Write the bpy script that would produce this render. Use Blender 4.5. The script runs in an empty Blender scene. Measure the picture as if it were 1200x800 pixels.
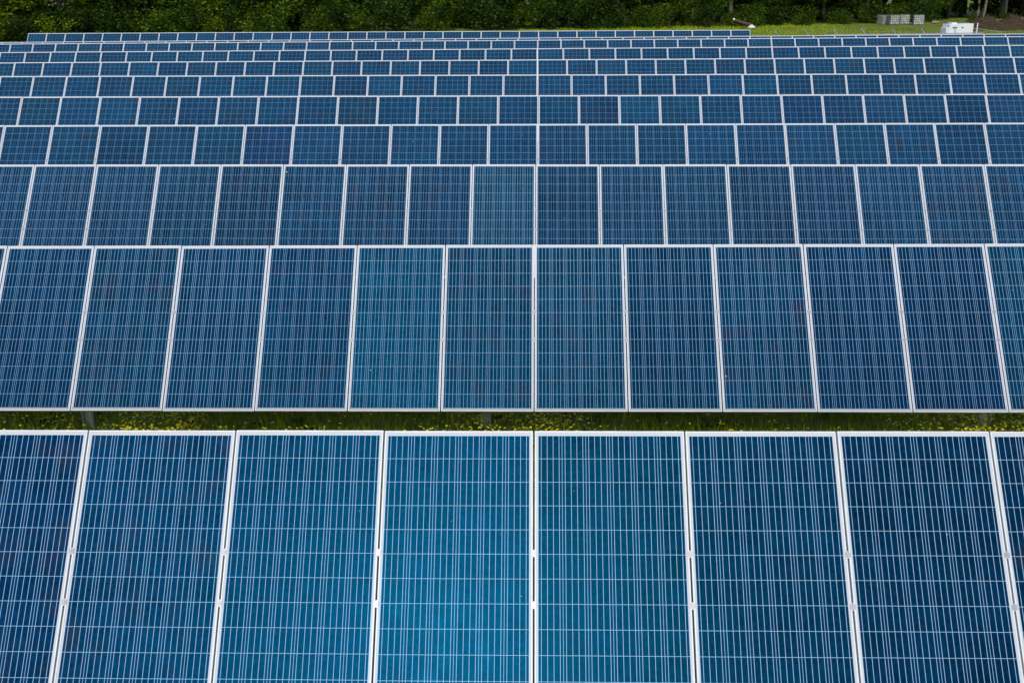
import bpy, math, random
import numpy as np
from mathutils import Matrix, Vector
random.seed(7); rng = np.random.default_rng(11)
scene = bpy.context.scene
COL = scene.collection

# ---------------------------------------------------------------- camera
CAM_H = 5.0
cR = Vector((0.9996071, 0.0250954, -0.0124822))
cU = Vector((0.0035119, 0.3296875, 0.9440836))
cF = Vector((-0.0278073, 0.9437565, -0.3294698))
cd = bpy.data.cameras.new('camera'); cam = bpy.data.objects.new('camera', cd); COL.objects.link(cam)
cd.sensor_width = 36.0; cd.lens = 37.209; cd.clip_start = 0.1; cd.clip_end = 3000
cam.matrix_world = Matrix(((cR.x, cU.x, -cF.x, 0), (cR.y, cU.y, -cF.y, 0), (cR.z, cU.z, -cF.z, CAM_H), (0, 0, 0, 1)))
scene.camera = cam

# ---------------------------------------------------------------- light
SUN_EL, SUN_AZ = 40.0, 186.0        # azimuth clockwise from +Y: the sun stands behind the camera, to the left
w = bpy.data.worlds.new('World'); scene.world = w; w.use_nodes = True
nt = w.node_tree; bg = nt.nodes['Background']
sky = nt.nodes.new('ShaderNodeTexSky'); sky.sky_type = 'NISHITA'; sky.sun_disc = False
sky.sun_elevation = math.radians(SUN_EL); sky.sun_rotation = math.radians(SUN_AZ)
sky.air_density = 1.0; sky.dust_density = 1.2
nt.links.new(sky.outputs[0], bg.inputs[0]); bg.inputs[1].default_value = 0.15
sl = bpy.data.lights.new('sun', 'SUN'); sl.energy = 1.5; sl.angle = math.radians(11); sl.color = (1, 0.96, 0.9)
so = bpy.data.objects.new('sun', sl); COL.objects.link(so)
az, el = math.radians(SUN_AZ), math.radians(SUN_EL)
sdir = Vector((math.sin(az) * math.cos(el), math.cos(az) * math.cos(el), math.sin(el)))
so.rotation_euler = sdir.to_track_quat('Z', 'Y').to_euler(); so.location = sdir * 50
scene.view_settings.view_transform = 'Standard'; scene.view_settings.look = 'None'
scene.view_settings.exposure = 0.12; scene.view_settings.gamma = 1.0

# ---------------------------------------------------------------- helpers
def tag(o, label=None, cat=None, group=None, kind=None):
    if label: o['label'] = label
    if cat: o['category'] = cat
    if group: o['group'] = group
    if kind: o['kind'] = kind
    return o
def empty(name, loc=(0, 0, 0), rot=(0, 0, 0)):
    o = bpy.data.objects.new(name, None); COL.objects.link(o); o.location = loc; o.rotation_euler = rot
    o.empty_display_size = 0.3
    return o
class MB:
    def __init__(s): s.v = []; s.f = []
    def add(s, vs, fs):
        n = len(s.v); s.v += [tuple(v) for v in vs]; s.f += [tuple(i + n for i in f) for f in fs]
    def box(s, c, d, rot=None):
        hx, hy, hz = d[0] / 2, d[1] / 2, d[2] / 2
        vs = [Vector((x, y, z)) for x in (-hx, hx) for y in (-hy, hy) for z in (-hz, hz)]
        if rot: vs = [rot @ v for v in vs]
        s.add([v + Vector(c) for v in vs], [(0, 1, 3, 2), (4, 6, 7, 5), (0, 4, 5, 1), (2, 3, 7, 6), (0, 2, 6, 4), (1, 5, 7, 3)])
    def bar(s, a, b, wd, dp=None):
        a, b = Vector(a), Vector(b); d = b - a; q = d.to_track_quat('Z', 'Y').to_matrix()
        s.box((a + b) / 2, (wd, dp or wd, d.length), q)
    def tube(s, pts, rad, n=8, cap=True):
        pts = [Vector(p) for p in pts]; rings = []
        for i, p in enumerate(pts):
            d = (pts[min(i + 1, len(pts) - 1)] - pts[max(i - 1, 0)]).normalized(); q = d.to_track_quat('Z', 'Y').to_matrix()
            r = rad[i] if hasattr(rad, '__len__') else rad
            rings.append([p + q @ Vector((r * math.cos(k * 2 * math.pi / n), r * math.sin(k * 2 * math.pi / n), 0)) for k in range(n)])
        vs = [v for r in rings for v in r]; fs = []
        for i in range(len(pts) - 1):
            for k in range(n):
                fs.append((i * n + k, i * n + (k + 1) % n, (i + 1) * n + (k + 1) % n, (i + 1) * n + k))
        if cap: fs.append(tuple(range(n))[::-1]); fs.append(tuple((len(pts) - 1) * n + k for k in range(n)))
        s.add(vs, fs)
    def mesh(s, name, m, smooth=False, bevel=0):
        me = bpy.data.meshes.new(name); me.from_pydata(s.v, [], s.f); me.materials.append(m)
        if bevel:
            import bmesh
            b = bmesh.new(); b.from_mesh(me)
            bmesh.ops.bevel(b, geom=[e for e in b.edges], offset=bevel, segments=2, affect='EDGES', profile=0.5)
            b.to_mesh(me); b.free()
        if smooth:
            for p in me.polygons: p.use_smooth = True
        return me
    def build(s, name, m, parent=None, smooth=False, bevel=0):
        return link(name, s.mesh(name, m, smooth, bevel), parent)
def link(name, me, parent=None, loc=None, rot=None):
    o = bpy.data.objects.new(name, me); COL.objects.link(o)
    if parent: o.parent = parent
    if loc is not None: o.location = loc
    if rot is not None: o.rotation_euler = rot
    return o

# node helper
class NG:
    def __init__(s, name):
        s.m = bpy.data.materials.new(name); s.m.use_nodes = True; s.t = s.m.node_tree
        s.b = s.t.nodes['Principled BSDF']; s.out = s.t.nodes['Material Output']
    def n(s, typ, **kw):
        nd = s.t.nodes.new(typ)
        for k, v in kw.items(): setattr(nd, k, v)
        return nd
    def set(s, sock, v):
        if isinstance(v, bpy.types.NodeSocket): s.t.links.new(v, sock)
        elif isinstance(v, (tuple, list)) and sock.type == 'RGBA' and len(v) == 3: sock.default_value = (*v, 1)
        else: sock.default_value = v
    def math(s, op, a, b=None, c=None, clamp=False):
        nd = s.n('ShaderNodeMath', operation=op, use_clamp=clamp); s.set(nd.inputs[0], a)
        if b is not None: s.set(nd.inputs[1], b)
        if c is not None: s.set(nd.inputs[2], c)
        return nd.outputs[0]
    def mix(s, f, a, b):
        nd = s.n('ShaderNodeMix', data_type='RGBA'); s.set(nd.inputs[0], f); s.set(nd.inputs[6], a); s.set(nd.inputs[7], b)
        return nd.outputs[2]
    def noise(s, co, scale, detail=3, rough=.55, dist=0):
        nd = s.n('ShaderNodeTexNoise'); s.set(nd.inputs['Vector'], co); nd.inputs['Scale'].default_value = scale
        nd.inputs['Detail'].default_value = detail; nd.inputs['Roughness'].default_value = rough; nd.inputs['Distortion'].default_value = dist
        return nd.outputs[0]
    def ramp(s, f, stops):
        nd = s.n('ShaderNodeValToRGB'); s.set(nd.inputs[0], f); el = nd.color_ramp.elements
        while len(el) < len(stops): el.new(.5)
        for e, (p, c) in zip(el, stops): e.position = p; e.color = (*c, 1) if len(c) == 3 else c
        return nd.outputs[0]
    def obco(s): return s.n('ShaderNodeTexCoord').outputs['Object']
    def geo(s): return s.n('ShaderNodeNewGeometry').outputs['Position']
    def base(s, v): s.set(s.b.inputs['Base Color'], v)
    def rough(s, v): s.set(s.b.inputs['Roughness'], v)
    def metal(s, v): s.set(s.b.inputs['Metallic'], v)
    def bump(s, h, st, dist=.01):
        nd = s.n('ShaderNodeBump'); nd.inputs['Strength'].default_value = st; nd.inputs['Distance'].default_value = dist
        s.set(nd.inputs['Height'], h); s.t.links.new(nd.outputs[0], s.b.inputs['Normal'])

# ---------------------------------------------------------------- materials
PW, PL = 0.999, 1.956          # module size
CELL = 0.159; CV = 0.1575                   # cell pitch
def mat_cells():
    g = NG('silicon_cells'); co = g.obco(); sp = g.n('ShaderNodeSeparateXYZ'); g.set(sp.inputs[0], co)
    x, y = sp.outputs[0], sp.outputs[1]
    oi = g.n('ShaderNodeObjectInfo'); oc = g.n('ShaderNodeSeparateColor'); g.set(oc.inputs[0], oi.outputs['Color'])
    hue, val, lin = oc.outputs[0], oc.outputs[1], oc.outputs[2]
    u = g.math('DIVIDE', g.math('ADD', x, 3 * CELL), CELL); v = g.math('DIVIDE', g.math('ADD', y, 6 * CV), CV)
    fu = g.math('FRACT', u); fv = g.math('FRACT', v)
    def line(fr, hw):      # distance to integer < hw
        d = g.math('MINIMUM', fr, g.math('SUBTRACT', 1.0, fr)); return g.math('LESS_THAN', d, hw)
    gapu = line(fu, 0.0021 / CELL); gapv = line(fv, 0.0016 / CELL)
    bb = g.math('FRACT', g.math('ADD', g.math('MULTIPLY', u, 4.0), 0.5)); bus = line(bb, 4 * 0.0018 / CELL)
    inside = g.math('MULTIPLY', g.math('LESS_THAN', g.math('ABSOLUTE', x), 3 * CELL), g.math('LESS_THAN', g.math('ABSOLUTE', y), 6 * CV))
    # crystalline colour: per cell tint, grain, slow drift across the module
    cellid = g.n('ShaderNodeCombineXYZ'); g.set(cellid.inputs[0], g.math('FLOOR', u)); g.set(cellid.inputs[1], g.math('FLOOR', v))
    g.set(cellid.inputs[2], g.math('MULTIPLY', oi.outputs['Random'], 50))
    wn = g.n('ShaderNodeTexWhiteNoise', noise_dimensions='3D'); g.set(wn.inputs['Vector'], cellid.outputs[0])
    off = g.n('ShaderNodeVectorMath', operation='ADD'); g.set(off.inputs[0], co)
    cx = g.n('ShaderNodeCombineXYZ'); g.set(cx.inputs[2], g.math('MULTIPLY', oi.outputs['Random'], 37)); g.set(off.inputs[1], cx.outputs[0])
    gr = g.n('ShaderNodeTexVoronoi'); gr.inputs['Scale'].default_value = 42; g.set(gr.inputs['Vector'], off.outputs[0])
    gs = g.n('ShaderNodeSeparateColor'); g.set(gs.inputs[0], gr.outputs['Color'])
    drift = g.noise(off.outputs[0], 1.7, 5, .68, .4)
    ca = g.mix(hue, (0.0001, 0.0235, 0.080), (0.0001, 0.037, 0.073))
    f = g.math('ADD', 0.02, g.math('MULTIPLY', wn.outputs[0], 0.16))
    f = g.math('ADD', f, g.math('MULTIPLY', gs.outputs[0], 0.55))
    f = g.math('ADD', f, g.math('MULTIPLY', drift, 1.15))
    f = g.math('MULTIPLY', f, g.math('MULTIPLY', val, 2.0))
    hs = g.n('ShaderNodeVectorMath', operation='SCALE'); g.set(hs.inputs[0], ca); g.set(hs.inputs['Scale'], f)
    cell = hs.outputs[0]
    dust = g.noise(off.outputs[0], 9, 5, .7)
    cell = g.mix(g.math('MULTIPLY', g.math('SUBTRACT', dust, .45, clamp=True), 0.08), cell, (0.10, 0.20, 0.26))
    # some modules carry faint brown discoloured cells
    br = g.math('MULTIPLY', g.math('GREATER_THAN', oi.outputs['Random'], .62), g.math('MULTIPLY', g.math('SUBTRACT', g.noise(off.outputs[0], 3.2, 3, .6), .52, clamp=True), 2.2), clamp=True)
    cell = g.mix(br, cell, (0.030, 0.022, 0.030))
    lc = g.math('MULTIPLY', lin, 1.0)
    c = g.mix(g.math('MULTIPLY', gapu, 0.8), cell, (0.22, 0.42, 0.64))
    c = g.mix(g.math('MULTIPLY', bus, g.math('MULTIPLY', lc, 0.95)), c, (0.34, 0.46, 0.66))
    c = g.mix(g.math('MULTIPLY', gapv, 0.85), c, (0.34, 0.54, 0.68))
    c = g.mix(inside, (0.60, 0.61, 0.63), c)
    # grime that washes down and collects along the lower edge
    low = g.math('MULTIPLY', g.math('LESS_THAN', y, g.math('ADD', -PL / 2 + .020, g.math('MULTIPLY', g.noise(off.outputs[0], 14, 4, .7), .035))), .35)
    c = g.mix(low, c, (0.16, 0.17, 0.15))
    # bird droppings and lichen specks: sparse, with a shape of their own
    vo = g.n('ShaderNodeTexVoronoi'); vo.inputs['Scale'].default_value = 4.6
    wv = g.n('ShaderNodeVectorMath', operation='ADD'); g.set(wv.inputs[0], off.outputs[0])
    wob = g.n('ShaderNodeTexNoise'); wob.inputs['Scale'].default_value = 60; g.set(wob.inputs['Vector'], off.outputs[0])
    ws = g.n('ShaderNodeVectorMath', operation='SCALE'); g.set(ws.inputs[0], wob.outputs['Color']); ws.inputs['Scale'].default_value = 0.012
    g.set(wv.inputs[1], ws.outputs[0]); g.set(vo.inputs['Vector'], wv.outputs[0])
    vs = g.n('ShaderNodeSeparateColor'); g.set(vs.inputs[0], vo.outputs['Color'])
    rad = g.math('MULTIPLY', g.math('SUBTRACT', vs.outputs[0], 0.40, clamp=True), 0.085)
    spk = g.math('LESS_THAN', vo.outputs['Distance'], rad)
    c = g.mix(g.math('MULTIPLY', spk, g.math('ADD', .2, g.math('MULTIPLY', vs.outputs[1], 0.7))), c, (0.55, 0.64, 0.70))
    g.base(c); g.rough(g.math('ADD', 0.12, g.math('ADD', g.math('MULTIPLY', drift, 0.22), g.math('MULTIPLY', dust, 0.15))))
    g.b.inputs['IOR'].default_value = 1.42
    g.b.inputs['Specular IOR Level'].default_value = 0.24; g.b.inputs['Specular Tint'].default_value = (0.005, 0.47, 0.93, 1)   # blue of the anti-reflection coating
    g.bump(g.noise(off.outputs[0], 900, 2), 0.08, .001)
    return g.m
def mat_simple(name, col, rough=.5, metal=0, var=.15, scale=6, col2=None):
    g = NG(name); co = g.obco(); f = g.noise(co, scale, 5, .6)
    c2 = col2 or tuple(max(0, c * (1 - var * 2)) for c in col)
    g.base(g.ramp(f, [(.3, c2), (.7, col)])); g.rough(rough); g.metal(metal)
    return g.m
def mat_frame():
    g = NG('anodised_aluminium'); co = g.obco(); oi = g.n('ShaderNodeObjectInfo')
    f = g.noise(co, 4, 5, .65)
    g.base(g.ramp(f, [(.25, (.58, .59, .60)), (.55, (.74, .75, .76)), (.8, (.80, .80, .80))])); g.rough(.45); g.metal(.05)
    return g.m
def mat_leaf(name, a, b, c):
    g = NG(name); oi = g.n('ShaderNodeObjectInfo'); ge = g.n('ShaderNodeNewGeometry')
    f = ge.outputs['Random Per Island']; n = g.noise(ge.outputs['Position'], .55, 3)
    t = g.math('ADD', g.math('MULTIPLY', f, .5), g.math('MULTIPLY', n, .55))
    g.base(g.ramp(t, [(.2, a), (.52, b), (.8, c)])); g.rough(.6); g.b.inputs['Specular IOR Level'].default_value = .12
    tr = g.n('ShaderNodeBsdfTranslucent'); g.set(tr.inputs[0], g.ramp(t, [(.2, a), (.8, c)]))
    mx = g.n('ShaderNodeMixShader'); mx.inputs[0].default_value = .22
    g.t.links.new(g.b.outputs[0], mx.inputs[1]); g.t.links.new(tr.outputs[0], mx.inputs[2]); g.t.links.new(mx.outputs[0], g.out.inputs[0])
    return g.m
def mat_ground():
    g = NG('meadow_soil'); p = g.geo(); a = g.noise(p, .35, 6, .65); b = g.noise(p, 3.0, 6, .7); c = g.noise(p, 30, 4, .7)
    t = g.math('ADD', g.math('MULTIPLY', a, .5), g.math('ADD', g.math('MULTIPLY', b, .3), g.math('MULTIPLY', c, .25)))
    g.base(g.ramp(t, [(.36, (.10, .065, .016)), (.46, (.12, .13, .012)), (.56, (.17, .22, .014)), (.68, (.26, .30, .018))])); g.rough(.95)
    g.bump(c, .8, .05); return g.m
M = dict(
    cells=mat_cells(), frame=mat_frame(),
    steel=mat_simple('galvanised_steel', (.52, .60, .58), .6, .1, .15, 12),
    clamp=mat_simple('clamp_metal', (.40, .40, .42), .4, .3, .05),
    ground=mat_ground(),
    bark=mat_simple('bark', (.06, .05, .035), .9, 0, .3, 9),
    palebark=mat_simple('pale_bark', (.20, .17, .12), .9, 0, .3, 9),
    leaf_a=mat_leaf('leaf_mid', (.007, .018, .002), (.032, .078, .004), (.15, .23, .010)),
    leaf_b=mat_leaf('leaf_dark', (.004, .012, .002), (.016, .042, .005), (.07, .135, .010)),
    leaf_c=mat_leaf('leaf_bright', (.010, .024, .002), (.075, .135, .004), (.32, .42, .014)),
    blade=mat_leaf('grass_blade', (.14, .15, .008), (.28, .34, .014), (.50, .50, .02)),
    fieldblade=mat_leaf('field_grass_blade', (.20, .32, .004), (.34, .48, .005), (.52, .60, .006)),
    petal=mat_simple('yellow_petal', (.95, .84, .02), .6, 0, .05),
    stemg=mat_simple('flower_stem', (.06, .11, .015), .7, 0, .1),
    dirt=mat_simple('brush_soil', (.085, .048, .024), .95, 0, .3, 2.2, (.030, .030, .010)),
    twig=mat_simple('dry_twig', (.14, .085, .05), .9, 0, .25, 3),
    white=mat_simple('white_painted_metal', (.80, .81, .83), .45, 0, .04, 3),
    dark=mat_simple('dark_louvre', (.03, .03, .035), .6, 0, .1),
    poly=mat_simple('milky_plastic', (.62, .64, .62), .35, 0, .12, 3, (.22, .25, .24)), tankcage=mat_simple('dull_cage_tube', (.16, .15, .13), .6, .3, .1),
    cage=mat_simple('cage_tube', (.42, .45, .46), .4, .4, .1),
    wood=mat_simple('weathered_timber', (.36, .29, .20), .9, 0, .2, 8),
    sheet=mat_simple('white_plastic_sheet', (.78, .79, .80), .5, 0, .05),
    rub=mat_simple('black_rubber', (.02, .02, .02), .8, 0, .05),
)

# ---------------------------------------------------------------- the ground
n = 120
gx = np.sinh(np.linspace(-4.2, 4.2, n)) / math.sinh(4.2) * 900; gy = np.sinh(np.linspace(-4.2, 4.2, n)) / math.sinh(4.2) * 900 + 60
mb = MB()
def gz(x, y): return 0.0 if y < 66 else 0.10 * math.sin(x * .13) * math.sin(y * .11) * min(1, (y - 66) / 8)
mb.add([(x, y, gz(x, y)) for y in gy for x in gx], [(j * n + i, j * n + i + 1, (j + 1) * n + i + 1, (j + 1) * n + i) for j in range(n - 1) for i in range(n - 1)])
tag(mb.build('ground', M['ground'], smooth=True), kind='structure')

# ---------------------------------------------------------------- solar arrays
TAU = math.radians(51.737)
ROWS = [  # x0, y, z of the top edge at module 0, sideways slope, first and last module in view
    (-0.059, 6.541, -2.923, -0.172, -4, 3), (-0.084, 11.737, -2.936, -0.232, -7, 5), (-0.097, 16.899, -2.910, -0.465, -9, 7),
    (-0.071, 22.101, -2.972, -0.384, -12, 9), (-0.065, 27.210, -2.944, -0.408, -14, 12), (-0.105, 32.403, -2.902, -0.433, -17, 14),
    (-0.111, 37.613, -2.864, -0.300, -19, 16), (-0.127, 42.821, -2.839, -0.226, -22, 18), (-0.124, 47.919, -2.821, -0.230, -24, 20),
    (-0.061, 53.158, -3.027, -0.173, -27, 22), (-0.108, 58.308, -2.972, -0.381, -27, 10)]
LABELS = [
    'nearest row of large blue solar panels, in front of the strip of grass',
    'row of blue solar panels just behind the strip of grass with yellow flowers',
    'third row of large blue solar panels counted from the front',
    'fourth row of blue solar panels from the front, one panel a deeper blue',
    'fifth row of blue solar panels counted from the front',
    'sixth row of blue solar panels counted from the front',
    'seventh row of blue solar panels counted from the front',
    'fourth row of blue solar panels counted from the back',
    'third row of blue solar panels counted from the back',
    'thin sliver of a panel row, second from the back, right before the grass field',
    'farthest row of blue solar panels under the trees, its left and right ends in view']
PITCH = 1.012
# module meshes
LIP, DEP = 0.009, 0.038
mb = MB(); mb.box((0, 0, -0.0045), (PW - 0.006, PL - 0.006, 0.006)); me_lam = mb.mesh('solar_panel', M['cells'])
mb = MB()
o4 = [(-PW / 2, -PL / 2), (PW / 2, -PL / 2), (PW / 2, PL / 2), (-PW / 2, PL / 2)]
i4 = [(a + (LIP if a < 0 else -LIP), b + (LIP if b < 0 else -LIP)) for a, b in o4]
vs = [(a, b, .0014) for a, b in o4] + [(a, b, .0014) for a, b in i4] + [(a, b, -DEP) for a, b in o4] + [(a, b, -.0012) for a, b in i4]
fs = []
for k in range(4):
    l = (k + 1) % 4
    fs += [(k, l, 4 + l, 4 + k), (8 + k, 8 + l, l, k), (4 + k, 4 + l, 12 + l, 12 + k)]
mb.add(vs, fs)
for k in range(4):  # back flange of the extrusion
    a, b = Vector((*o4[k], -DEP)), Vector((*o4[(k + 1) % 4], -DEP))
mb.box((0, -PL / 2 + .013, -DEP + .001), (PW - .002, .024, .002)); mb.box((0, PL / 2 - .013, -DEP + .001), (PW - .002, .024, .002))
me_frame = mb.mesh('frame', M['frame'])
mb = MB(); mb.box((0, 0, .0035), (0.032, 0.034, .004)); mb.box((0, 0, -.02), (.014, .046, .044)); mb.tube([(0, 0, .0055), (0, 0, .011)], .008, 6)
me_clamp = mb.mesh('clamp', M['clamp'])
mb = MB(); mb.box((0, 0, 0), (.11, .085, .022)); me_jb = mb.mesh('junction_box', M['rub'], bevel=.003)

sn, cs = math.sin(TAU), math.cos(TAU)
PANELTINT = {(2, -2): (.9, .68, .85), (4, -6): (.0, .58, .45), (3, -1): (.95, .60, 1.0), (1, -1): (.60, .58, 1), (1, 0): (.75, .46, 1), (1, -2): (.5, .56, 1), (1, -3): (.35, .55, 1),  # panels' own tint plus painted-in sky sheen: bright centre, falling off to the right
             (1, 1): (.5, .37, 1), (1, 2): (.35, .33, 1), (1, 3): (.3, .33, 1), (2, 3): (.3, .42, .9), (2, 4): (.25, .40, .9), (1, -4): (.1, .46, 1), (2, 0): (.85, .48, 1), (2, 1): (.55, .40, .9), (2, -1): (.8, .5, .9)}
for ri, (x0, yt, zt, m, i0, i1) in enumerate(ROWS):
    r = ri + 1; H = zt + CAM_H
    mr = math.radians(m); d = math.radians(5.89)
    base_y = yt - PL / 2 * cs
    row = empty('solar_array', (x0, base_y, 0), (0, -mr * math.cos(d), math.atan2(-math.sin(mr) * math.sin(d), math.cos(mr))))
    tag(row, LABELS[ri], 'solar array', 'parallel rows of solar panels')
    e0, e1 = (i0, i1) if r == 11 else ((i0 - 3, i1 + 3) if r < 10 else (i0 - 2, i1 + 2))
    ctr = lambda i, off=0.0: ((i + .5) * PITCH, -sn * off, H - PL / 2 * sn + cs * off)
    for i in range(e0, e1 + 1):
        p = link('solar_panel', me_lam, row, ctr(i), (TAU, 0, 0))
        p.location.z += random.gauss(0, .0012); p.rotation_euler.y = random.gauss(0, .0012); p.rotation_euler.x += random.gauss(0, .0012)
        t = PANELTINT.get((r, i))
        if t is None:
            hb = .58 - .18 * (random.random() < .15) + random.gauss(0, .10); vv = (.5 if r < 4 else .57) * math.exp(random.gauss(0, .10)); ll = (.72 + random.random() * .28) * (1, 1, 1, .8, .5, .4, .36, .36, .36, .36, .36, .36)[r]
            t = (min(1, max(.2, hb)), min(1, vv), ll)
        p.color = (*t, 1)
        link('frame', me_frame, p)
        if r <= 4 and i < e1:
            for yy in (-PL / 2 + 5.0 / 12 * PL, -PL / 2 + 7.0 / 12 * PL):
                link('clamp', me_clamp, p, (PITCH / 2, yy, 0))
        if r <= 3: link('junction_box', me_jb, p, (0, PL / 2 - .25, -.022))
    xa, xb = e0 * PITCH, (e1 + 1) * PITCH
    for fr in (5 / 12, 7 / 12):   # two purlins under the clamps
        off = (fr - .5) * PL; q = MB()
        cy, cz = off * cs + sn * .068, H - PL / 2 * sn + off * sn - cs * .068
        q.box((0, 0, 0), (xb - xa + .1, .05, .055), None)
        pr = q.build('purlin', M['steel'], row); pr.location = ((xa + xb) / 2, cy, cz); pr.rotation_euler = (TAU, 0, 0)
    # posts with their rafters
    if r == 2: px = [-9.8, -5.22, -.56, 5.15, 9.6]
    else:
        px = []; x = xa + 1.0 + random.random()
        while x < xb - .3: px.append(x); x += 4.65
    for x in px:
        zc = H - PL / 2 * sn - cs * .15; yc = sn * .15
        q = MB(); hb = zc + .02   # C section post
        q.box((x, yc + .045, hb / 2 - .15), (.11, .006, hb + .3)); q.box((x - .052, yc + .012, hb / 2 - .15), (.006, .06, hb + .3)); q.box((x + .052, yc + .012, hb / 2 - .15), (.006, .06, hb + .3))
        q.build('post', M['steel'], row)
        q = MB(); h = .62
        q.bar((x, yc - cs * h, zc - sn * h + .018), (x, yc + cs * h, zc + sn * h + .018), .05, .07); q.build('rafter', M['steel'], row)
        q = MB(); q.bar((x + .085, yc + .02, zc - .75), (x + .085, yc - cs * .5, zc - sn * .5), .04); q.build('brace', M['steel'], row)

# bare racking to the right of the last row (no modules on it yet)
rk = empty('bare_rack', (12.75, 58.3, 0)); tag(rk, 'bare grey metal racking without panels, in the grass behind the far rows at right', 'metal rack')
q = MB(); q.box((6.3, -.10, 1.66), (8.2, .04, .05)); q.build('purlin', M['cage'], rk)
q = MB(); q.box((4.6, -.62, 1.12), (10.4, .05, .06)); q.build('purlin', M['cage'], rk)
for k in range(7):
    x = -.2 + k * 1.53; q = MB(); lean = (-.22, -.15, -.2, -.28, -.2, -.24, .02, .25)[k]
    q.bar((x - (.40 if lean < -.01 else -lean) - lean, -.75, .85) if lean > -.01 else (x + .42, -.75, .85), (x + lean * .8, .16, 1.93), .035, .045); q.build('rafter', M['cage'], rk)
for k in range(3):
    q = MB(); q.box((-.2 + k * 3.9, -.36, .7), (.1, .08, 1.4)); q.build('post', M['steel'], rk)

# ---------------------------------------------------------------- grass and flowers in the gap
def blades(name, mat, xs, ys, hs, ws):
    N = len(xs); a = rng.uniform(0, 2 * math.pi, N); ln = rng.normal(0, .35, (N, 2)) * hs[:, None]
    dx, dy = np.cos(a) * ws / 2, np.sin(a) * ws / 2
    z0 = np.zeros(N) - .01
    v = np.empty((N, 5, 3))
    v[:, 0] = np.stack([xs - dx, ys - dy, z0], 1); v[:, 1] = np.stack([xs + dx, ys + dy, z0], 1)
    mx, my, mz = xs + ln[:, 0] * .35, ys + ln[:, 1] * .35, hs * .6
    v[:, 2] = np.stack([mx + dx * .8, my + dy * .8, mz], 1); v[:, 3] = np.stack([mx - dx * .8, my - dy * .8, mz], 1)
    v[:, 4] = np.stack([xs + ln[:, 0], ys + ln[:, 1], hs], 1)
    me = bpy.data.meshes.new(name); me.vertices.add(N * 5); me.vertices.foreach_set('co', v.reshape(-1))
    b = np.arange(N)[:, None] * 5
    loops = np.concatenate([b + [0, 1, 2, 3], b + [3, 2, 4]], 1).reshape(-1)
    me.loops.add(len(loops)); me.loops.foreach_set('vertex_index', loops)
    me.polygons.add(N * 2); st = (np.arange(N)[:, None] * 7 + [0, 4]).reshape(-1); me.polygons.foreach_set('loop_start', st)
    me.update(calc_edges=True); me.validate(); me.materials.append(mat)
    return link(name, me)
N = 110000
xs = rng.uniform(-13, 13, N); ys = rng.uniform(9.3, 13.6, N)
dens = .5 + .5 * np.sin(xs * 1.9 + np.sin(ys * 2.3) * 1.5) * np.sin(ys * 3.1 + xs * .7); keep = rng.random(N) < .35 + .65 * dens
xs, ys = xs[keep], ys[keep]
hs = rng.gamma(5, .014, len(xs)) + .03; ws = rng.uniform(.006, .014, len(xs))
tag(blades('meadow_grass', M['blade'], xs, ys, hs, ws), 'dark green meadow grass in the strip between the two nearest panel rows', 'grass', kind='stuff')
# yellow flowers
def flowers(pts):
    q = MB(); s = MB()
    for x, y, h, r_ in pts:
        a0 = random.random() * 6.28; tl = random.uniform(-.5, .5)
        ax = Vector((math.cos(a0), math.sin(a0), 0)); rot = Matrix.Rotation(tl, 3, ax)
        c = Vector((x, y, h)); vs = [c + rot @ Vector((0, 0, -r_ * .25))]; fs = []
        for k in range(5):
            a = a0 + k * 6.283 / 5
            vs += [c + rot @ Vector((math.cos(a - .5) * r_ * .9, math.sin(a - .5) * r_ * .9, r_ * .15)), c + rot @ Vector((math.cos(a) * r_ * 1.15, math.sin(a) * r_ * 1.15, r_ * .22)), c + rot @ Vector((math.cos(a + .5) * r_ * .9, math.sin(a + .5) * r_ * .9, r_ * .15))]
            fs.append((0, 1 + k * 3, 2 + k * 3, 3 + k * 3))
        q.add(vs, fs)
    return q
def px2x(px): return (px - 625) / 1240 * 12.0
pts = []
for c, wd, nn in ((52, 14, 26), (135, 12, 60), (165, 28, 90), (205, 14, 45), (85, 12, 10), (350, 90, 40), (545, 22, 70), (565, 8, 40), (628, 20, 95), (655, 16, 45), (500, 20, 14), (855, 60, 18),
                  (1050, 12, 22), (1118, 14, 70), (1140, 14, 70), (1180, 20, 80), (1085, 20, 24), (1230, 40, 60), (-60, 40, 40), (940, 40, 10), (700, 30, 6)):
    for _ in range(int(nn * 5)):
        pts.append((px2x(random.gauss(c, wd * 1.1)), random.uniform(10.7, 12.5), random.uniform(.06, .24), random.uniform(.008, .017)))
tag(flowers(pts).build('wild_flowers', M['petal']), 'small yellow wild flowers dotted through the grass strip', 'flowers', kind='stuff')
# broad leaved weeds
q = MB()
for _ in range(140):
    cx, cy = random.uniform(-9, 9), random.uniform(10.4, 12.9)
    for k in range(random.randint(5, 9)):
        a = random.random() * 6.28; L = random.uniform(.06, .15); wd = L * .32; up = random.uniform(.2, .9)
        d = Vector((math.cos(a), math.sin(a), up)).normalized(); s_ = Vector((-math.sin(a), math.cos(a), 0)); c = Vector((cx, cy, .02))
        q.add([c, c + d * L * .5 + s_ * wd, c + d * L, c + d * L * .5 - s_ * wd], [(0, 1, 2, 3)])
tag(q.build('broadleaf_weeds', M['leaf_b']), 'low broad-leaved weeds scattered through the grass strip', 'weeds', kind='stuff')
# the far field
N = 90000
xs = rng.uniform(-60, 75, N); ys = 70 + 42 * rng.random(N) ** .8
hs = rng.gamma(5, .014, N) + .02; ws = rng.uniform(.02, .05, N)
tag(blades('field_grass', M['fieldblade'], xs, ys, hs, ws), 'sunlit yellow-green grass field before the trees', 'grass', kind='stuff')

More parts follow.
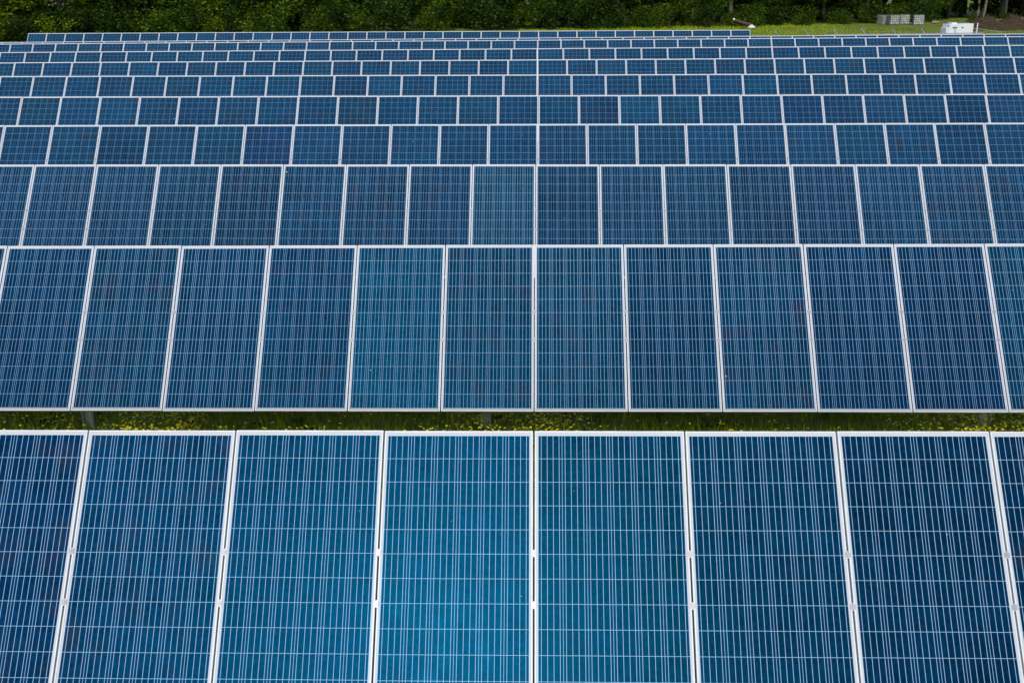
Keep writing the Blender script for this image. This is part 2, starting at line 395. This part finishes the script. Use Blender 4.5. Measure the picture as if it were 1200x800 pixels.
# ---------------------------------------------------------------- trees
def leafcloud(name, mat, centers, radii, per, size, seed, zmin=.1):
    g = np.random.default_rng(seed); P = []
    for c, r_ in zip(centers, radii):
        k = int(per * r_ ** 2); d = g.normal(size=(k, 3)); d /= np.linalg.norm(d, axis=1)[:, None]
        rr = r_ * (g.random(k) ** .35) * (1 + .25 * np.sin(d[:, 0] * 7 + d[:, 2] * 5 + c[0]))
        P.append(c + d * rr[:, None] * [1, 1, .8])
    P = np.concatenate(P); P = P[P[:, 2] > zmin]; N = len(P)
    a = g.normal(size=(N, 3)); a /= np.linalg.norm(a, axis=1)[:, None]; a[:, 2] *= .5
    b = np.cross(a, g.normal(size=(N, 3))); b /= np.linalg.norm(b, axis=1)[:, None] + 1e-9
    s = (size * g.uniform(.6, 1.5, N))[:, None]
    v = np.stack([P - a * s, P + b * s * .5, P + a * s, P - b * s * .5], 1)
    me = bpy.data.meshes.new(name); me.vertices.add(N * 4); me.vertices.foreach_set('co', v.reshape(-1))
    me.loops.add(N * 4); me.loops.foreach_set('vertex_index', np.arange(N * 4)); me.polygons.add(N); me.polygons.foreach_set('loop_start', np.arange(N) * 4)
    me.update(calc_edges=True); me.materials.append(mat)
    return me
def tree_meshes(seed, mat, H=11, W=3.4, low=.6, barkm='bark', lean=0, size=.13):
    g = np.random.default_rng(seed); q = MB(); nb = 9
    tp = [(lean * z * .1 + .12 * math.sin(z * 1.3 + seed), .1 * math.cos(z + seed), z - .1) for z in np.linspace(0, H * .85, 8)]
    q.tube(tp, np.linspace(.24, .04, 8) * (H / 10), 8)
    cen, rad = [], []
    for k in range(26):
        z = low + (H - low) * (k + g.random()) / 26; env = W * (math.sin(math.pi * min(1, .22 + .7 * (z - low) / (H - low)))) ** .7
        a = g.uniform(0, 6.28); rr = env * g.uniform(.35, .95); c = np.array([math.cos(a) * rr + lean * z * .1, math.sin(a) * rr, z])
        cen.append(c); rad.append(g.uniform(.7, 1.25) * W / 3.4)
        if k % 2 == 0:
            z0 = max(.5, z - rr * .5); q.tube([(lean * z0 * .1, 0, z0), tuple((c + [lean * z0 * .1, 0, z0]) / 2 + [0, 0, .2]), tuple(c)], [.07, .045, .015], 5)
    # hanging lower skirt of boughs on the field side
    for k in range(22):
        a = g.uniform(0, 6.28); z = g.uniform(low, low + 3.6); rr = W * g.uniform(.45, 1.0)
        cen.append(np.array([math.cos(a) * rr, math.sin(a) * rr, z])); rad.append(g.uniform(.45, .95))
    return q.mesh('trunk', M[barkm], smooth=True), leafcloud('crown', mat, cen, rad, 420, size, seed)
def bush_mesh(seed, mat, R=1.4):
    g = np.random.default_rng(seed); cen = [np.array([g.uniform(-R, R), g.uniform(-R * .6, R * .6), g.uniform(.2, R)]) for _ in range(9)]; rad = list(g.uniform(.45, .85, 9) * R / 1.4)
    q = MB()
    for c in cen[:6]: q.tube([(c[0] * .2, c[1] * .2, -.05), tuple(c * [.6, .6, .6]), tuple(c)], [.035, .022, .01], 5)
    return q.mesh('stems', M['bark'], smooth=True), leafcloud('foliage', mat, cen, rad, 520, .085, seed, .02)
protos = [tree_meshes(s, M[mt], H, W, low, bk, ln) for s, mt, H, W, low, bk, ln in (
    (1, 'leaf_a', 11, 3.6, .5, 'bark', 0), (2, 'leaf_b', 12, 3.8, .5, 'bark', .3), (3, 'leaf_c', 9.5, 3.3, .4, 'bark', 0), (4, 'leaf_a', 12.5, 4.0, .9, 'palebark', -.4), (5, 'leaf_b', 10, 3.2, .4, 'bark', 0))]
dark_tall = [tree_meshes(s, M['leaf_b'], 13, 3.8, 2.6, 'bark', ln) for s, ln in ((21, .2), (22, -.2))]
def edge(x): return 101 + .115 * x - .006 * max(0, -x - 8) ** 1.9 if x < 0 else 101 + .11 * x
def at_px(px, Y):  # x position of a picture column at depth Y on the ground
    v = cF + cR * ((px - 600) / 1240.3) - cU * ((30 - 400) / 1240.3); return v.x * Y / v.y
NTREE = 30; kinds = [0, 2, 2, 0, 1, 0, 2, 1, 0, 3, 1, 2, 1, 0, 4, 1, 0, 3, 1, 4, 1, 0, 1, 4]
adj = {0: 'mid green', 1: 'dark green', 2: 'bright yellow-green', 3: 'mid green tall', 4: 'deep green'}
order = ['first', 'second', 'third', 'fourth', 'fifth', 'sixth', 'seventh', 'eighth', 'ninth', 'tenth', 'eleventh', 'twelfth', 'thirteenth', 'fourteenth', 'fifteenth', 'sixteenth', 'seventeenth', 'eighteenth', 'nineteenth', 'twentieth', 'twenty-first', 'twenty-second', 'twenty-third', 'twenty-fourth']
def put_tree(pr, x, y, s, rz, label, group):
    t = empty('broadleaf_tree', (x, y, 0), (0, 0, rz)); t.scale = (s, s, s); tag(t, label, 'tree', group)
    link('trunk', pr[0], t); link('crown', pr[1], t)
for k in range(24):
    px = -90 + k * 55 + random.uniform(-14, 14); Y0 = 100; x = at_px(px, Y0); Y = edge(x) + 2.2 + random.uniform(-.6, 1.6); x = at_px(px, Y)
    if px < 1095:
        put_tree(protos[kinds[k]], x, Y, random.uniform(.85, 1.15), random.random() * 6.28, f'{adj[kinds[k]]} tree at the wood edge, {order[k]} in the front rank from left', 'front rank of trees behind the panels')
    else:
        put_tree(dark_tall[k % 2], x, Y + 2.5, 1, random.random() * 6.28, f'tall dark tree above the brown brush, {order[k]} in the front rank from left', 'front rank of trees behind the panels')
for k in range(20):
    px = -110 + k * 72 + random.uniform(-18, 18); x = at_px(px, 108); Y = edge(x) + 8.5 + random.uniform(-1, 1.5); x = at_px(px, Y)
    if k % 2 == 0 or px > 900: put_tree(protos[4], x + random.uniform(1, 4), Y + 7, 1.4, random.random() * 6.28, 'dark tree in the wood showing through gaps in the front rank', 'trees deeper in the wood')
    put_tree(protos[(1, 4, 1, 0)[k % 4]], x, Y, random.uniform(1.1, 1.35), random.random() * 6.28, 'dark tree in the wood showing through gaps in the front rank', 'trees deeper in the wood')
bushes = [bush_mesh(s, M[mt], R) for s, mt, R in ((41, 'leaf_a', 1.4), (42, 'leaf_b', 1.5), (43, 'leaf_c', 1.3))]
for k in range(40):
    px = -70 + k * 33 + random.uniform(-10, 10); x = at_px(px, 98); Y = edge(x) - .6 + random.uniform(-.5, .7); x = at_px(px, Y)
    if px > 1110: Y -= 4; 
    kind = random.choice((0, 1, 1, 0) if px > 330 else (0, 2, 2, 1)); s = random.uniform(.75, 1.2) * (.6 if px > 1080 else 1.35 if px < 700 else 1)
    t = empty('bush', (x, Y, 0), (0, 0, random.random() * 6.28)); t.scale = (s, s, s)
    tag(t, 'leafy green bush in the undergrowth at the foot of the trees', 'bush', 'undergrowth bushes along the wood edge')
    link('stems', bushes[kind][0], t); link('foliage', bushes[kind][1], t)
# pale bare trunks at right
for px, ln, hh, lab in ((1136.5, .3, 5.5, 'thin straight pale trunk left of the white-scarred one above the brown brush'), (1142.5, 1.1, 5.0, 'leaning pale trunk with a white scar standing above the brown brush'), (1168, .2, 6.5, 'slim dark trunk standing right of the white-scarred trunk')):
    x = at_px(px, 109); t = empty('bare_trunk_tree', (x, 107.5, 0)); tag(t, lab, 'tree', 'slim trunks at the wood edge')
    q = MB(); q.tube([(ln * z * .12 + .05 * math.sin(z * 2), 0, z - .1) for z in np.linspace(0, hh, 7)], np.linspace(.15, .07, 7), 8); q.build('trunk', M['palebark' if px < 1150 else 'bark'], t, smooth=True)
    cen = [np.array([ln * hh * .12 + random.uniform(-1.2, 1.2), random.uniform(-1, 1), hh + random.uniform(-.3, 1.8)]) for _ in range(7)]
    link('crown', leafcloud('crown', M['leaf_b'], cen, [random.uniform(.6, 1) for _ in cen], 420, .13, int(px)), t)

# ---------------------------------------------------------------- brown brush bank
bx0, bx1 = at_px(1118, 90), at_px(1290, 90); nx, ny = 70, 16; mb = MB(); g = np.random.default_rng(5)
def bh(u, v): return max(0, (.95 * math.sin(math.pi * min(1, v * 1.0)) ** .8) * min(1, u * 6) * min(1, (1 - u) * 8) * (.82 + .18 * math.sin(u * 31) + .12 * math.sin(u * 77 + v * 9)))
mb.add([(bx0 + (bx1 - bx0) * i / nx, 89.3 + 3.6 * j / ny, bh(i / nx, j / ny) + g.uniform(-.06, .06) - .03) for j in range(ny + 1) for i in range(nx + 1)],
       [(j * (nx + 1) + i, j * (nx + 1) + i + 1, (j + 1) * (nx + 1) + i + 1, (j + 1) * (nx + 1) + i) for j in range(ny) for i in range(nx)])
bk = empty('brush_pile', ((bx0 + bx1) / 2, 91, 0)); tag(bk, 'long low bank of reddish brown cut brush and soil below the trees at right', 'brush pile')
o = mb.build('soil_mound', M['dirt'], bk); o.location = (-(bx0 + bx1) / 2, -91, 0)
q = MB()
for _ in range(900):
    u, v = random.random(), random.uniform(.05, .7); c = Vector((bx0 + (bx1 - bx0) * u, 89.3 + 3.6 * v, bh(u, v) + .02)); d = Vector((random.gauss(0, 1), random.gauss(0, .6), random.gauss(.2, .35))).normalized() * random.uniform(.2, .7)
    q.bar(c - d / 2, c + d / 2, random.uniform(.015, .04))
o = q.build('twigs', M['twig'], bk); o.location = (-(bx0 + bx1) / 2, -91, 0); tag(o, kind='stuff')

# ---------------------------------------------------------------- caged liquid containers
def tank(px, Y, rz, label, sc=1.0):
    x = at_px(px, Y); t = empty('caged_tank', (x, Y, 0), (0, 0, rz)); t.scale = (sc, sc, sc); tag(t, label, 'liquid tank', 'caged plastic tanks at the foot of the trees')
    p = MB()
    for yy in (-.42, 0, .42): p.box((0, yy, .06), (1.0, .1, .1))
    for xx in (-.44, -.22, 0, .22, .44): p.box((xx, 0, .122), (.12, 1.0, .022))
    p.build('pallet', M['wood'], t)
    b = MB(); b.box((0, 0, .60), (.90, .90, .90)); b.build('tank_body', M['poly'], t, bevel=.05)
    l = MB(); l.tube([(0, 0, 1.04), (0, 0, 1.09)], .1, 14); l.build('screw_cap', M['dark'], t)
    vv = MB(); vv.tube([(0, -.44, .22), (0, -.53, .22)], .045, 10); vv.build('valve', M['dark'], t)
    c = MB()
    for z in (.2, .42, .64, .86, 1.06):
        for a, b_ in (((-.48, -.48), (.48, -.48)), ((.48, -.48), (.48, .48)), ((.48, .48), (-.48, .48)), ((-.48, .48), (-.48, -.48))): c.bar((*a, z), (*b_, z), .028)
    for k in range(6):
        u = -.48 + .192 * k
        for yy in (-.49, .49): c.bar((u, yy, .13), (u, yy, 1.07), .024)
        for xx in (-.49, .49): c.bar((xx, u, .13), (xx, u, 1.07), .024)
    c.build('wire_cage', M['tankcage'], t)
tank(1034.8, 100.5, .35, 'leftmost of the caged plastic tanks, touching the one to its right', .86)
tank(1046.2, 99.6, .1, 'second caged plastic tank from the left, pressed between two others', .88)
tank(1059.4, 100.0, -.25, 'third caged plastic tank from the left, slightly turned', .87)
tank(1075.6, 98.6, -.2, 'rightmost caged plastic tank, standing apart from the other three', .9)

# ---------------------------------------------------------------- white equipment cabinet
Y = 66.5; x = at_px(1122, Y); t = empty('equipment_cabinet', (x, Y, 0), (0, 0, .06)); tag(t, 'white metal equipment cabinet rising behind the far panel row at right', 'cabinet')
b = MB(); Wc, Hc = 1.52, 1.72
b.add([(-Wc / 2 - .08, -.5, .12), (Wc / 2, -.5, .12), (Wc / 2, .5, .12), (-Wc / 2 - .08, .5, .12), (-Wc / 2 + .08, -.5, Hc), (Wc / 2, -.5, Hc + .04), (Wc / 2, .5, Hc + .04), (-Wc / 2 + .08, .5, Hc)],
      [(0, 3, 2, 1), (4, 5, 6, 7), (0, 1, 5, 4), (1, 2, 6, 5), (2, 3, 7, 6), (3, 0, 4, 7)]); b.build('cabinet_body', M['white'], t, bevel=.02)
b = MB(); b.box((-.30, 0, Hc + .05), (.34, .5, .09)); b.build('roof_vent', M['white'], t, bevel=.015)
b = MB(); b.box((-Wc / 2 + .02, 0, .83), (.16, .8, 1.42)); b.build('side_box', M['white'], t, bevel=.015)
for cx, ww in ((-.36, .26), (.1, .11)):
    b = MB(); b.box((cx, -.505, Hc - .18), (ww, .02, .07)); b.build('louvre', M['dark'], t)
b = MB(); b.box((Wc / 2 + .06, -.1, 1.30), (.14, .2, .12)); b.build('lamp_box', M['white'], t, bevel=.01)
for cx in (-.36, .38):
    b = MB(); b.box((cx, -.504, .72), (.70, .006, 1.1)); b.build('door', M['white'], t)
b = MB(); b.box((0, 0, .06), (1.8, 1.2, .12)); b.build('plinth', M['wood'], t)
# fence pole with two rails, right of the cabinet
x = at_px(1145, 67.5); t = empty('marker_pole', (x, 67.5, 0)); tag(t, 'short white upright pole with thin rails just right of the white cabinet', 'pole')
q = MB(); q.tube([(0, 0, 0), (.03, 0, 1.72)], .035, 8); q.build('pole', M['white'], t)
q = MB(); q.tube([(-.75, .02, 1.42), (0, .02, 1.40), (1.5, .02, 1.18)], .018, 6); q.build('rail', M['cage'], t)
x = at_px(1140.5, 67); q = MB(); q.tube([(0, 0, z) for z in (0, .3, .6, .9, 1.02, 1.1)], [.24, .26, .26, .25, .18, .05], 14)
o = q.build('white_drum', M['white'], smooth=True); o.location = (x, 67, 0); tag(o, 'low rounded white drum at the foot of the white pole', 'drum')

# ---------------------------------------------------------------- debris at the wood edge
Y = 99.5; x = at_px(870, Y); t = empty('fallen_branch', (x, Y, .1), (0, 0, .1)); tag(t, 'fallen brown branch with a pale broken end lying at the foot of the trees', 'branch')
q = MB(); q.tube([(-.75, 0, .62), (-.3, .05, .42), (.2, 0, .28), (.9, .05, .12)], [.09, .11, .13, .15], 8); q.tube([(.0, 0, .3), (.3, .1, .7), (.35, .1, .85)], [.06, .04, .02], 6); q.build('limb', M['twig'], t, smooth=True)
q = MB(); q.tube([(-.88, 0, .66), (-.752, 0, .62)], [.09, .105], 10); q.build('broken_end', M['sheet'], t)
x = at_px(881, 99); g2 = np.random.default_rng(3); mb = MB(); nn = 12
mb.add([((i / nn - .5) * .55, (j / nn - .5) * .5, max(0, .20 * math.sin(math.pi * i / nn) ** .5 * math.sin(math.pi * j / nn) ** .5 + g2.uniform(-.09, .09)) + (.0 if 0 < i < nn and 0 < j < nn else -.02)) for j in range(nn + 1) for i in range(nn + 1)],
       [(j * (nn + 1) + i, j * (nn + 1) + i + 1, (j + 1) * (nn + 1) + i + 1, (j + 1) * (nn + 1) + i) for j in range(nn) for i in range(nn)])
o = mb.build('plastic_sheet', M['sheet']); o.location = (x, 99, .02); tag(o, 'crumpled white plastic sheet lying at the end of the fallen branch', 'plastic sheet')
x = at_px(1095.5, 100); q = MB(); q.tube([(-.3, 0, .12), (0, .05, .16), (.32, 0, .13)], [.11, .14, .1], 9)
o = q.build('cut_log', M['wood'], smooth=True); o.location = (x, 100, .1); tag(o, 'small pale cut log between the tanks and the white cabinet', 'log')
